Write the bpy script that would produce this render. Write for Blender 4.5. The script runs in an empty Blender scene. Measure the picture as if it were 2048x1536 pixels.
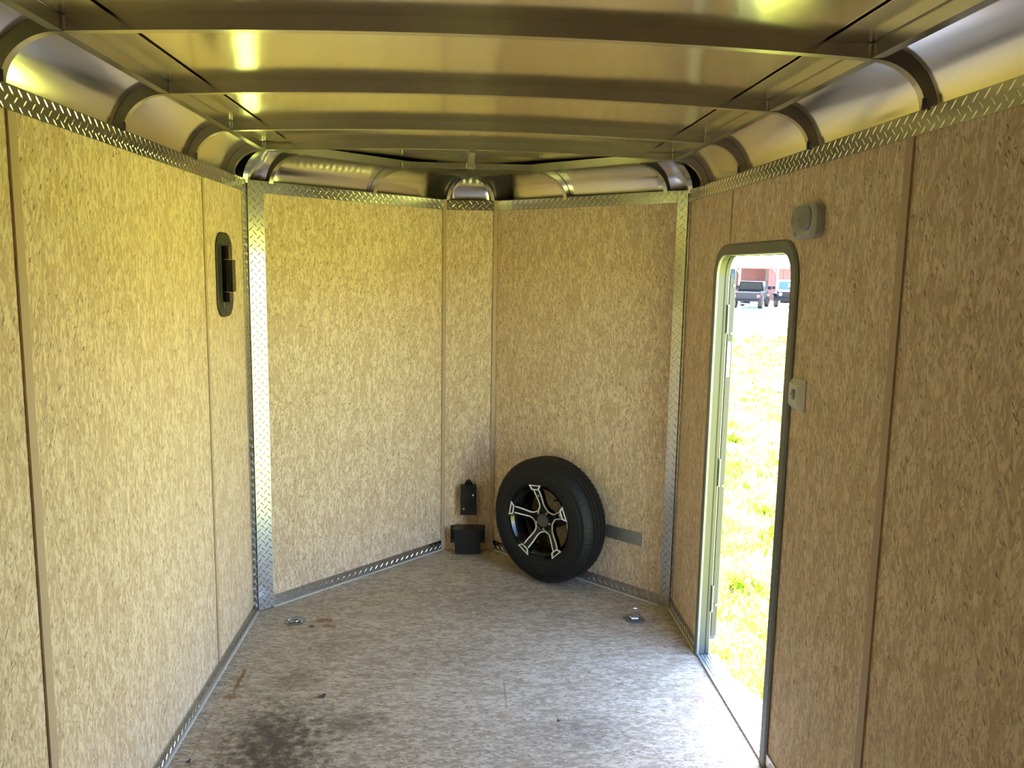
import bpy, bmesh, math, random
import numpy as np
from mathutils import Vector, Matrix, noise

random.seed(7)
rng = np.random.default_rng(7)
sc = bpy.context.scene
COL = sc.collection

# ------------------------------------------------------------------ camera
cam = bpy.data.cameras.new('camera')
camo = bpy.data.objects.new('camera', cam)
COL.objects.link(camo)
CR = Vector((0.99820633, -0.05711289, 0.01795108))
CU = Vector((-0.00965532, 0.14234008, 0.98977072))
CF = Vector((0.05908382, 0.98816872, -0.14153333))
CP = Vector((-0.0249, -3.8475, 1.6950))
m = Matrix((CR, CU, -CF)).transposed().to_4x4()
m.translation = CP
camo.matrix_world = m
cam.sensor_width = 36.0
cam.sensor_fit = 'HORIZONTAL'
cam.lens = 1619.94 * 36.0 / 2048.0
cam.clip_start = 0.02
cam.clip_end = 600
sc.camera = camo

# ------------------------------------------------------------------ sky, sun, exposure
world = bpy.data.worlds.new('world')
sc.world = world
world.use_nodes = True
nt = world.node_tree
nt.nodes.clear()
sky = nt.nodes.new('ShaderNodeTexSky')
sky.sky_type = 'NISHITA'
sky.sun_disc = False
SUN_DIR = Vector((0.035, 0.58, 0.81)).normalized()          # towards the sun
sky.sun_elevation = math.asin(SUN_DIR.z)
sky.sun_rotation = math.atan2(SUN_DIR.x, SUN_DIR.y)
sky.air_density = 1.0
sky.dust_density = 1.0
sky.ozone_density = 1.0
bg = nt.nodes.new('ShaderNodeBackground')
bg.inputs['Strength'].default_value = 0.31
wo = nt.nodes.new('ShaderNodeOutputWorld')
nt.links.new(sky.outputs[0], bg.inputs[0])
nt.links.new(bg.outputs[0], wo.inputs[0])

sun = bpy.data.lights.new('sun', 'SUN')
sun.energy = 14.0
sun.color = (1.0, 0.95, 0.86)
sun.angle = math.radians(0.53)
suno = bpy.data.objects.new('sun', sun)
COL.objects.link(suno)
suno.rotation_euler = SUN_DIR.to_track_quat('Z', 'Y').to_euler()
suno.location = (10, 40, 60)

vs = sc.view_settings
vs.view_transform = 'Standard'
vs.look = 'None'
vs.gamma = 1.0
vs.use_curve_mapping = False
vs.exposure = 3.32
sc.cycles.use_denoising = True
sc.cycles.max_bounces = 8
sc.cycles.diffuse_bounces = 5
sc.cycles.glossy_bounces = 5
sc.cycles.adaptive_threshold = 0.02
sc.cycles.caustics_refractive = False
sc.cycles.sample_clamp_indirect = 8.0

# ------------------------------------------------------------------ dimensions (metres)
H = 1.03                     # half inner width
ND, NX0, NX1 = 0.891, -0.150, 0.155   # nose depth and edges
ZT, ZB = 2.074, 2.018        # upper trim
RX, RZ = 0.887, 2.179        # rail inner edge, rail bottom
YB = (-5.13, -4.50, -3.86, -3.23, -2.60, -1.966, -1.335, -0.696, -0.205)   # roof bows
YREAR = -5.20
APEX = 0.675
L1, L2, R1, R2 = -1.938, -0.617, -1.922, -0.623
GZ = -0.50                   # ground
REAR_DOORS = ((-1.1, -0.002), (0.002, 1.1))

Z3 = Vector((0, 0, 1))
class Fr:
    def __init__(s, O, U, N, V=Z3):
        s.O, s.U, s.V, s.N = Vector(O), Vector(U).normalized(), Vector(V), Vector(N).normalized()
    def p(s, u, v, n=0.0):
        return s.O + s.U * u + s.V * v + s.N * n
tl = Vector((NX0 + H, ND, 0)); LVL = tl.length; tl.normalize()
tr = Vector((NX1 - H, ND, 0)); LVR = tr.length; tr.normalize()
FL = Fr((-H, 0, 0), (0, 1, 0), (1, 0, 0))
FR_ = Fr((H, 0, 0), (0, 1, 0), (-1, 0, 0))
FVL = Fr((-H, 0, 0), tl, (tl.y, -tl.x, 0))
FVR = Fr((H, 0, 0), tr, (-tr.y, tr.x, 0))
FN = Fr((NX0, ND, 0), (1, 0, 0), (0, -1, 0))
LN = NX1 - NX0
FF = Fr((0, 0, 0), (1, 0, 0), (0, 0, 1), Vector((0, 1, 0)))   # floor frame

# ------------------------------------------------------------------ materials
def new_mat(name):
    mt = bpy.data.materials.new(name)
    mt.use_nodes = True
    t = mt.node_tree
    b = t.nodes['Principled BSDF']
    return mt, t, b
def N(t, typ, **kw):
    n = t.nodes.new(typ)
    for k, v in kw.items():
        if k in n.inputs: n.inputs[k].default_value = v
        else: setattr(n, k, v)
    return n
def math_(t, op, a, b=None, c=None):
    n = t.nodes.new('ShaderNodeMath'); n.operation = op
    for i, x in enumerate((a, b, c)):
        if x is None: continue
        if isinstance(x, (int, float)): n.inputs[i].default_value = x
        else: t.links.new(x, n.inputs[i])
    return n.outputs[0]
def mix(t, f, a, b):
    n = t.nodes.new('ShaderNodeMix'); n.data_type = 'RGBA'
    for sock, x in ((n.inputs[0], f), (n.inputs[6], a), (n.inputs[7], b)):
        if isinstance(x, (int, float)): sock.default_value = x
        elif isinstance(x, tuple): sock.default_value = (*x, 1) if len(x) == 3 else x
        else: t.links.new(x, sock)
    return n.outputs[2]
def step(t, x, lo, hi):
    n = t.nodes.new('ShaderNodeMapRange'); n.interpolation_type = 'SMOOTHSTEP'
    t.links.new(x, n.inputs[0]); n.inputs[1].default_value = lo; n.inputs[2].default_value = hi
    return n.outputs[0]
def bump(t, b, h, strength, dist):
    n = t.nodes.new('ShaderNodeBump'); n.inputs['Strength'].default_value = strength; n.inputs['Distance'].default_value = dist
    t.links.new(h, n.inputs['Height']); t.links.new(n.outputs[0], b.inputs['Normal'])

def simple(name, col, rough=0.5, metal=0.0, spec=0.5, var=0.06, scale=30, coat=0.0):
    mt, t, b = new_mat(name)
    tc = N(t, 'ShaderNodeTexCoord')
    nz = N(t, 'ShaderNodeTexNoise', Scale=scale, Detail=4.0)
    t.links.new(tc.outputs['Object'], nz.inputs['Vector'])
    d = tuple(max(0, c * (1 - var)) for c in col); l = tuple(min(1, c * (1 + var)) for c in col)
    t.links.new(mix(t, nz.outputs[0], d, l), b.inputs['Base Color'])
    r = math_(t, 'MULTIPLY_ADD', nz.outputs[0], 0.12, rough - 0.06)
    t.links.new(r, b.inputs['Roughness'])
    b.inputs['Metallic'].default_value = metal
    b.inputs['Specular IOR Level'].default_value = spec
    b.inputs['Coat Weight'].default_value = coat
    return mt

def strand_layer(t, uv, su, sv, rot, seed):
    """cells stretched along v and turned by rot: two random values per strand"""
    mp = N(t, 'ShaderNodeMapping', vector_type='TEXTURE')
    mp.inputs['Rotation'].default_value = (0, 0, rot)
    mp.inputs['Location'].default_value = (seed * 1.37, seed * 0.71, 0)
    mp.inputs['Scale'].default_value = (1.0 / su, 1.0 / sv, 1)
    t.links.new(uv, mp.inputs[0])
    v = N(t, 'ShaderNodeTexVoronoi', voronoi_dimensions='2D', Scale=1.0)
    t.links.new(mp.outputs[0], v.inputs['Vector'])
    s = N(t, 'ShaderNodeSeparateColor')
    t.links.new(v.outputs['Color'], s.inputs[0])
    return s.outputs[0], s.outputs[1]

def osb_base(t, b, pale, tan, dark, floor=False):
    tc = N(t, 'ShaderNodeUVMap')
    uv = tc.outputs[0]
    uvs = uv
    if floor:
        mp = N(t, 'ShaderNodeMapping'); mp.inputs['Rotation'].default_value = (0, 0, math.pi / 2)
        t.links.new(uv, mp.inputs[0]); uvs = mp.outputs[0]
    nz = N(t, 'ShaderNodeTexNoise', noise_dimensions='2D', Scale=75.0, Detail=2.0)
    t.links.new(uvs, nz.inputs['Vector'])
    ad = N(t, 'ShaderNodeVectorMath', operation='MULTIPLY_ADD')
    ad.inputs[1].default_value = (0.0035, 0.006, 0)
    t.links.new(nz.outputs['Color'], ad.inputs[0]); t.links.new(uvs, ad.inputs[2])
    uw = ad.outputs[0]
    big, big2 = strand_layer(t, uw, 46, 13, 0.10, 3)
    a1, a2 = strand_layer(t, uw, 145, 40, 0.30, 1)
    b1, b2 = strand_layer(t, uw, 160, 41, -0.28, 2)
    c1, c2 = strand_layer(t, uw, 320, 100, 0.05, 5)
    d1, d2 = strand_layer(t, uw, 290, 78, 0.7, 9)
    e1, e2 = strand_layer(t, uw, 300, 74, -0.65, 11)
    tone = math_(t, 'ADD', math_(t, 'MULTIPLY', big, 0.26), math_(t, 'ADD', math_(t, 'MULTIPLY', a1, 0.24), math_(t, 'ADD', math_(t, 'MULTIPLY', b1, 0.24), math_(t, 'MULTIPLY', c1, 0.26))))
    col = mix(t, step(t, tone, 0.33, 0.66), pale, tan)
    lite = tuple(min(1, c * 1.14) for c in pale)
    col = mix(t, math_(t, 'MULTIPLY', step(t, b2, 0.74, 0.78), 0.7), col, lite)
    col = mix(t, math_(t, 'MULTIPLY', step(t, a2, 0.86, 0.88), 0.8), col, tan)
    col = mix(t, math_(t, 'MULTIPLY', step(t, big2, 0.88, 0.90), 0.55), col, tan)
    mid = tuple(0.62 * x + 0.38 * y for x, y in zip(tan, dark))
    col = mix(t, math_(t, 'MULTIPLY', step(t, c2, 0.91, 0.93), 0.6), col, mid)
    col = mix(t, math_(t, 'MULTIPLY', step(t, d1, 0.955, 0.965), 0.65), col, mid)
    col = mix(t, math_(t, 'MULTIPLY', step(t, e1, 0.98, 0.987), 0.75), col, dark)
    hgt = math_(t, 'ADD', a1, b1)
    return uv, col, hgt

def osb_wall(name, pale, tan, dark):
    mt, t, b = new_mat(name)
    uv, col, hgt = osb_base(t, b, pale, tan, dark)
    t.links.new(col, b.inputs['Base Color'])
    b.inputs['Roughness'].default_value = 0.62
    b.inputs['Specular IOR Level'].default_value = 0.35
    return mt

NZ = {}
def blob(t, uv, cx, cy, rx, ry, rot, nzs, nza, lo, hi):
    """irregular patch: 1 inside, 0 outside"""
    mp = N(t, 'ShaderNodeMapping', vector_type='TEXTURE')
    mp.inputs['Location'].default_value = (cx, cy, 0)
    mp.inputs['Rotation'].default_value = (0, 0, rot)
    mp.inputs['Scale'].default_value = (rx, ry, 1)
    t.links.new(uv, mp.inputs[0])
    ln = N(t, 'ShaderNodeVectorMath', operation='LENGTH')
    t.links.new(mp.outputs[0], ln.inputs[0])
    key = (t.name, nzs, id(t))
    if key not in NZ:
        nz = N(t, 'ShaderNodeTexNoise', noise_dimensions='2D', Scale=nzs, Detail=4.0, Roughness=0.68)
        t.links.new(uv, nz.inputs['Vector']); NZ[key] = nz
    nz = NZ[key]
    d = math_(t, 'ADD', ln.outputs['Value'], math_(t, 'MULTIPLY', math_(t, 'SUBTRACT', nz.outputs[0], 0.5), nza))
    s = step(t, d, lo, hi)
    return math_(t, 'SUBTRACT', 1.0, s)

def osb_floor(name):
    mt, t, b = new_mat(name)
    uv, col, hgt = osb_base(t, b, (0.55, 0.468, 0.385), (0.34, 0.268, 0.20), (0.085, 0.06, 0.045), floor=True)
    # whitish scuffs and grey grime
    mp = N(t, 'ShaderNodeMapping'); mp.inputs['Scale'].default_value = (9, 34, 1)
    t.links.new(uv, mp.inputs[0])
    n1 = N(t, 'ShaderNodeTexNoise', Scale=2.6, Detail=5.0, Roughness=0.75)
    t.links.new(mp.outputs[0], n1.inputs['Vector'])
    col = mix(t, math_(t, 'MULTIPLY', step(t, n1.outputs[0], 0.54, 0.70), 0.55), col, (0.62, 0.59, 0.56))
    n2 = N(t, 'ShaderNodeTexNoise', Scale=3.2, Detail=6.0, Roughness=0.7)
    t.links.new(uv, n2.inputs['Vector'])
    col = mix(t, math_(t, 'MULTIPLY', step(t, n2.outputs[0], 0.52, 0.75), 0.45), col, (0.20, 0.17, 0.15))
    # grease and mud stains
    for cx, cy, rx, ry, rot, k in ((-0.70, -1.10, 0.22, 0.32, 0.2, 0.9), (-0.66, -1.40, 0.30, 0.34, 0.0, 0.85), (-0.70, -0.66, 0.13, 0.12, 0.3, 0.42),
                                   (-0.44, -1.00, 0.17, 0.11, 0.1, 0.6), (-0.62, -0.38, 0.20, 0.13, 0.2, 0.28), (0.42, -1.08, 0.26, 0.18, 0.1, 0.36), (0.30, -1.42, 0.2, 0.16, 0.1, 0.36),
                                   (-0.1, -0.45, 0.35, 0.2, 0, 0.2), (0.1, 0.1, 0.5, 0.3, 0, 0.18)):
        f = blob(t, uv, cx, cy, rx, ry, rot, 26, 2.0, 0.0, 1.15)
        col = mix(t, math_(t, 'MULTIPLY', f, k), col, (0.075, 0.062, 0.05))
    # brown filler smears
    for cx, cy, rx, ry, rot, k in ((-0.685, -0.105, 0.060, 0.030, -0.1, 0.85), (-0.655, -0.165, 0.040, 0.018, -0.25, 0.85), (-0.932, -0.67, 0.012, 0.15, 0.04, 0.9), (-0.935, -0.80, 0.03, 0.03, 0.04, 0.75)):
        f = blob(t, uv, cx, cy, rx, ry, rot, 60, 2.2, 0.6, 0.9)
        col = mix(t, math_(t, 'MULTIPLY', f, k), col, (0.24, 0.115, 0.04))
    for cx, cy, rx, ry, rot, k in ((-0.965, -1.02, 0.006, 0.26, 0.06, 0.5), (0.152, -0.80, 0.007, 0.17, 0.0, 0.65), (0.15, -0.98, 0.028, 0.03, 0.0, 0.4), (0.35, -0.93, 0.08, 0.006, 0.05, 0.45)):
        f = blob(t, uv, cx, cy, rx, ry, rot, 60, 1.6, 0.5, 1.0)
        col = mix(t, math_(t, 'MULTIPLY', f, k), col, (0.30, 0.19, 0.10))
    f = blob(t, uv, -0.735, -0.168, 0.016, 0.014, 0, 26, 0.2, 0.85, 1.0)
    col = mix(t, f, col, (0.13, 0.055, 0.04))
    f = blob(t, uv, 0.93, -0.86, 0.05, 0.07, -0.5, 60, 3.2, 0.1, 0.6)
    col = mix(t, math_(t, 'MULTIPLY', f, 0.6), col, (0.30, 0.13, 0.13))
    t.links.new(col, b.inputs['Base Color'])
    t.links.new(math_(t, 'MULTIPLY_ADD', n2.outputs[0], 0.25, 0.40), b.inputs['Roughness'])
    b.inputs['Specular IOR Level'].default_value = 0.25
    return mt

def sheet_metal(name, col, rough, wavy, wave_scale, brushed=0.0):
    mt, t, b = new_mat(name)
    tc = N(t, 'ShaderNodeTexCoord')
    mp = N(t, 'ShaderNodeMapping'); mp.inputs['Scale'].default_value = (3.0, 90.0, 3.0)
    t.links.new(tc.outputs['Object'], mp.inputs[0])
    n1 = N(t, 'ShaderNodeTexNoise', Scale=6.0, Detail=3.0)
    t.links.new(mp.outputs[0], n1.inputs['Vector'])
    t.links.new(mix(t, n1.outputs[0], tuple(c * 0.94 for c in col), tuple(min(1, c * 1.04) for c in col)), b.inputs['Base Color'])
    t.links.new(math_(t, 'MULTIPLY_ADD', n1.outputs[0], 0.08, rough - 0.04), b.inputs['Roughness'])
    b.inputs['Metallic'].default_value = 1.0
    n2 = N(t, 'ShaderNodeTexNoise', Scale=wave_scale, Detail=1.0)
    t.links.new(tc.outputs['Object'], n2.inputs['Vector'])
    if wavy:
        bump(t, b, n2.outputs[0], 1.0, wavy)
    return mt

M = {}
M['osb'] = osb_wall('osb_wall', (0.78, 0.63, 0.47), (0.59, 0.43, 0.285), (0.17, 0.095, 0.05))
M['floor'] = osb_floor('osb_floor')
M['strip'] = simple('tan_strip', (0.50, 0.37, 0.26), 0.55)
M['ceil'] = sheet_metal('ceiling_sheet', (0.84, 0.82, 0.78), 0.15, 0.007, 2.2)
M['cove'] = sheet_metal('cove_sheet', (0.82, 0.79, 0.76), 0.19, 0.0015, 2.0)
M['tube'] = sheet_metal('galvanised_tube', (0.64, 0.63, 0.58), 0.24, 0.0, 3.0)
M['tread'] = sheet_metal('tread_plate', (0.60, 0.60, 0.60), 0.22, 0.0003, 9.0)
M['steptread'] = simple('step_tread_plate', (0.16, 0.165, 0.18), 0.5)
M['lug'] = sheet_metal('tread_lug', (0.80, 0.80, 0.80), 0.16, 0.0, 3.0)
M['skin'] = simple('outer_skin', (0.10, 0.10, 0.11), 0.35)
M['header'] = simple('steel_painted', (0.12, 0.12, 0.13), 0.4)
M['caulk'] = simple('caulk', (0.62, 0.60, 0.56), 0.6)
M['flange'] = simple('frame_flange', (0.20, 0.21, 0.21), 0.42, metal=0.3)
M['jamb'] = simple('door_jamb', (0.06, 0.063, 0.063), 0.4, metal=0.2)
M['sill'] = simple('ribbed_aluminium', (0.62, 0.64, 0.68), 0.35, metal=0.85)
M['leaf'] = simple('door_leaf', (0.045, 0.047, 0.05), 0.45)
M['leafskin'] = simple('door_skin', (0.14, 0.14, 0.15), 0.3)
M['steel'] = simple('zinc_steel', (0.30, 0.31, 0.34), 0.36, metal=0.9)
M['chrome'] = simple('bright_steel', (0.66, 0.66, 0.67), 0.22, metal=1.0)
M['bracket'] = simple('bracket_steel', (0.42, 0.42, 0.40), 0.42, metal=0.8)
M['blackplastic'] = simple('black_plastic', (0.012, 0.012, 0.013), 0.40)
M['ventgrey'] = simple('vent_plastic', (0.030, 0.030, 0.028), 0.5)
M['glossblack'] = simple('gloss_black', (0.004, 0.004, 0.004), 0.14, spec=0.35)
M['rubber'] = simple('rubber', (0.008, 0.008, 0.009), 0.62, spec=0.35)
M['machined'] = simple('machined_aluminium', (0.88, 0.84, 0.80), 0.40, metal=0.25)
M['cap'] = simple('hub_cap_grey', (0.10, 0.095, 0.085), 0.4, metal=0.3)
M['green'] = simple('green_plastic', (0.01, 0.35, 0.16), 0.35)
M['white'] = simple('white_plastic', (0.42, 0.42, 0.42), 0.4)
M['lens'] = simple('smoked_lens', (0.30, 0.31, 0.30), 0.2)
M['switchwhite'] = simple('switch_white', (0.66, 0.67, 0.63), 0.4)
M['sticker'] = simple('pale_blue_sticker', (0.50, 0.66, 0.78), 0.4)
M['leafdry'] = simple('dried_leaf', (0.09, 0.055, 0.05), 0.8)
M['stone'] = simple('stone', (0.33, 0.33, 0.33), 0.8)

def grass_mats():
    mt, t, b = new_mat('grass_ground')
    tc = N(t, 'ShaderNodeTexCoord')
    n1 = N(t, 'ShaderNodeTexNoise', Scale=1.1, Detail=8.0, Roughness=0.75)
    n2 = N(t, 'ShaderNodeTexNoise', Scale=34.0, Detail=4.0)
    t.links.new(tc.outputs['Object'], n1.inputs['Vector']); t.links.new(tc.outputs['Object'], n2.inputs['Vector'])
    f = math_(t, 'MULTIPLY_ADD', n2.outputs[0], 0.6, math_(t, 'MULTIPLY', n1.outputs[0], 0.5))
    t.links.new(mix(t, step(t, f, 0.35, 0.75), (0.12, 0.14, 0.016), (0.44, 0.445, 0.08)), b.inputs['Base Color'])
    b.inputs['Roughness'].default_value = 0.9; b.inputs['Specular IOR Level'].default_value = 0.1
    M['grassground'] = mt
    mt, t, b = new_mat('grass_blade')
    g = N(t, 'ShaderNodeNewGeometry')
    n1 = N(t, 'ShaderNodeTexNoise', Scale=2.5, Detail=5.0)
    t.links.new(g.outputs['Position'], n1.inputs['Vector'])
    c = mix(t, step(t, n1.outputs[0], 0.38, 0.58), (0.10, 0.17, 0.012), (0.46, 0.48, 0.11))
    t.nodes.remove(b)
    df = N(t, 'ShaderNodeBsdfDiffuse'); tr_ = N(t, 'ShaderNodeBsdfTranslucent'); mx = N(t, 'ShaderNodeMixShader')
    mx.inputs[0].default_value = 0.35
    t.links.new(c, df.inputs[0]); t.links.new(c, tr_.inputs[0])
    t.links.new(df.outputs[0], mx.inputs[1]); t.links.new(tr_.outputs[0], mx.inputs[2])
    t.links.new(mx.outputs[0], t.nodes['Material Output'].inputs[0])
    M['blade'] = mt
    mt, t, b = new_mat('gravel')
    tc = N(t, 'ShaderNodeTexCoord')
    n1 = N(t, 'ShaderNodeTexNoise', Scale=8.0, Detail=8.0, Roughness=0.8)
    t.links.new(tc.outputs['Object'], n1.inputs['Vector'])
    t.links.new(mix(t, n1.outputs[0], (0.45, 0.43, 0.39), (0.66, 0.64, 0.60)), b.inputs['Base Color'])
    b.inputs['Roughness'].default_value = 0.9
    M['gravel'] = mt
grass_mats()

# ------------------------------------------------------------------ mesh helpers
def link(name, me, mat, parent=None, smooth=False):
    o = bpy.data.objects.new(name, me)
    COL.objects.link(o)
    if mat is not None and not me.materials: me.materials.append(M[mat] if isinstance(mat, str) else mat)
    if smooth:
        me.polygons.foreach_set('use_smooth', [True] * len(me.polygons))
    if parent is not None:
        o.parent = parent
        o.matrix_parent_inverse = parent.matrix_world.inverted()
    return o
def mesh(name, vs_, fs):
    me = bpy.data.meshes.new(name)
    me.from_pydata([tuple(v) for v in vs_], [], fs)
    bm = bmesh.new(); bm.from_mesh(me); bmesh.ops.recalc_face_normals(bm, faces=bm.faces); bm.to_mesh(me); bm.free()
    me.update()
    return me
def tag(o, label, cat, group=None, kind=None):
    o['label'] = label; o['category'] = cat
    if group: o['group'] = group
    if kind: o['kind'] = kind
    return o
def empty(name, loc, M4=None):
    o = bpy.data.objects.new(name, None); COL.objects.link(o)
    o.empty_display_size = 0.05
    o.matrix_world = M4 if M4 is not None else Matrix.Translation(Vector(loc))
    bpy.context.view_layer.update()
    return o
def set_uv(me, fn):
    ul = me.uv_layers.new(name='UVMap')
    for lp in me.loops:
        ul.data[lp.index].uv = fn(me.vertices[lp.vertex_index].co)

class MB:
    """collects shapes of ONE part"""
    def __init__(s): s.v, s.f = [], []
    def add(s, vs_, fs):
        o = len(s.v); s.v += [Vector(v) for v in vs_]; s.f += [tuple(i + o for i in f) for f in fs]; return s
    def prism(s, fr, poly, n0, n1):
        k = len(poly)
        vs_ = [fr.p(u, v, n0) for u, v in poly] + [fr.p(u, v, n1) for u, v in poly]
        fs = [tuple(range(k)), tuple(range(2 * k - 1, k - 1, -1))] + [(i, (i + 1) % k, k + (i + 1) % k, k + i) for i in range(k)]
        return s.add(vs_, fs)
    def bprism(s, fr, poly, n0, n1, c=0.003):
        """prism whose front edge is chamfered inward by c"""
        k = len(poly)
        cu = sum(p[0] for p in poly) / k; cv = sum(p[1] for p in poly) / k
        def sh(p):
            du, dv = p[0] - cu, p[1] - cv; L = math.hypot(du, dv)
            q = max(0, 1 - 1.3 * c / L); return (cu + du * q, cv + dv * q)
        pi = [sh(p) for p in poly]
        d = c if n1 > n0 else -c
        vs_ = [fr.p(u, v, n0) for u, v in poly] + [fr.p(u, v, n1 - d) for u, v in poly] + [fr.p(u, v, n1) for u, v in pi]
        fs = [tuple(range(k)), tuple(range(3 * k - 1, 2 * k - 1, -1))]
        for r in (0, 1):
            fs += [(r * k + i, r * k + (i + 1) % k, (r + 1) * k + (i + 1) % k, (r + 1) * k + i) for i in range(k)]
        return s.add(vs_, fs)
    def box(s, a, b):
        fr = Fr((0, 0, 0), (1, 0, 0), (0, 0, 1), Vector((0, 1, 0)))
        return s.prism(fr, [(a[0], a[1]), (b[0], a[1]), (b[0], b[1]), (a[0], b[1])], a[2], b[2])
    def sweep(s, pts, sec, ups=None, closed=False, cap=True):
        """sweep a section [(side, up)] along 3D points; frame from tangent and up"""
        n, k = len(pts), len(sec); vs_ = []
        P = [Vector(p) for p in pts]
        for i, p in enumerate(P):
            if closed: t = P[(i + 1) % n] - P[i - 1]
            else: t = (P[min(i + 1, n - 1)] - P[max(i - 1, 0)])
            t.normalize()
            up = Vector(ups[i] if ups else (0, 0, 1))
            sd = t.cross(up).normalized(); u2 = sd.cross(t)
            vs_ += [p + sd * a + u2 * b for a, b in sec]
        fs = []
        for i in range(n if closed else n - 1):
            j = (i + 1) % n
            fs += [(i * k + q, i * k + (q + 1) % k, j * k + (q + 1) % k, j * k + q) for q in range(k)]
        if not closed and cap:
            fs += [tuple(range(k)), tuple((n - 1) * k + q for q in range(k - 1, -1, -1))]
        return s.add(vs_, fs)
    def tube(s, pts, r, k=8, closed=False, up=(0.13, 0.21, 0.97)):
        sec = [(r * math.cos(2 * math.pi * q / k), r * math.sin(2 * math.pi * q / k)) for q in range(k)]
        return s.sweep(pts, sec, [up] * len(pts), closed)
    def lathe(s, fr, prof, seg=48, closed=False, rmod=None):
        """revolve [(r, n)] about fr.N through fr.O"""
        k = len(prof); vs_ = []
        for i in range(seg):
            a = 2 * math.pi * i / seg
            for q, (r, n) in enumerate(prof):
                rr = r + (rmod(i, q) if rmod else 0)
                vs_.append(fr.p(rr * math.cos(a), rr * math.sin(a), n))
        fs = []
        for i in range(seg):
            j = (i + 1) % seg
            fs += [(i * k + q, j * k + q, j * k + q + 1, i * k + q + 1) for q in range(k - 1)]
            if closed: fs.append((i * k + k - 1, j * k + k - 1, j * k, i * k))
        return s.add(vs_, fs)
    def disc(s, fr, u, v, r, n0, n1, k=16, c=0.0):
        poly = [(u + r * math.cos(2 * math.pi * i / k), v + r * math.sin(2 * math.pi * i / k)) for i in range(k)]
        return s.bprism(fr, poly, n0, n1, c) if c else s.prism(fr, poly, n0, n1)
    def build(s, name, mat, parent=None, smooth=False, uv=None):
        me = mesh(name, s.v, s.f)
        if uv: set_uv(me, uv)
        o = link(name, me, mat, parent)
        if smooth:
            me.polygons.foreach_set('use_smooth', [True] * len(me.polygons))
            md = o.modifiers.new('edges', 'EDGE_SPLIT'); md.split_angle = math.radians(38)
        return o

def rrect(u0, v0, u1, v1, r, k=5):
    pts = []
    for cx, cy, a0 in ((u1 - r, v1 - r, 0), (u0 + r, v1 - r, 90), (u0 + r, v0 + r, 180), (u1 - r, v0 + r, 270)):
        for i in range(k + 1):
            a = math.radians(a0 + 90 * i / k); pts.append((cx + r * math.cos(a), cy + r * math.sin(a)))
    return pts
def rect(u0, v0, u1, v1): return [(u0, v0), (u1, v0), (u1, v1), (u0, v1)]
uvid = [0]
def fr_uv(fr):
    uvid[0] += 1; o = (uvid[0] * 3.71 % 17, uvid[0] * 2.13 % 11)
    return lambda co: ((co - fr.O).dot(fr.U) + o[0], (co - fr.O).dot(fr.V) + o[1])

# ------------------------------------------------------------------ the shell: ground first
def ground():
    mb = MB()
    me = mesh('ground', [(-150, -150, GZ), (200, -150, GZ), (200, 220, GZ), (-150, 220, GZ)], [(0, 1, 2, 3)])
    tag(link('ground', me, 'grassground'), 'bright sunlit grass field seen through the open side door', 'grass field', kind='structure')
    me = mesh('gravel_lot', [(-60, 24, GZ + 0.02), (120, 24, GZ + 0.02), (120, 140, GZ + 0.02), (-60, 140, GZ + 0.02)], [(0, 1, 2, 3)])
    tag(link('gravel_lot', me, 'gravel'), 'pale sunlit gravel lot where the vehicles are parked', 'gravel lot', kind='structure')
ground()

# door opening (u = y)
DY0, DY1, DZ, DR = -1.280, -0.505, 1.760, 0.085      # clear opening
FW = 0.045                                            # flange width

def notch(u0, u1, z0, z1, hu0, hu1, hz):
    """rectangle u0..u1 with the door hole hu0..hu1 below hz taken out"""
    a, b = max(u0, hu0), min(u1, hu1)
    if a >= b: return rect(u0, z0, u1, z1)
    p = [(u0, z1), (u0, z0)]
    c = 0.03
    if a > u0: p += [(a, z0), (a, hz - c), (a + c, hz)]
    else: p[1] = (u0, hz)
    if b < u1: p += [(b - c, hz), (b, hz - c), (b, z0), (u1, z0), (u1, z1)]
    else: p += [(u1, hz), (u1, z1)]
    return p

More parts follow.
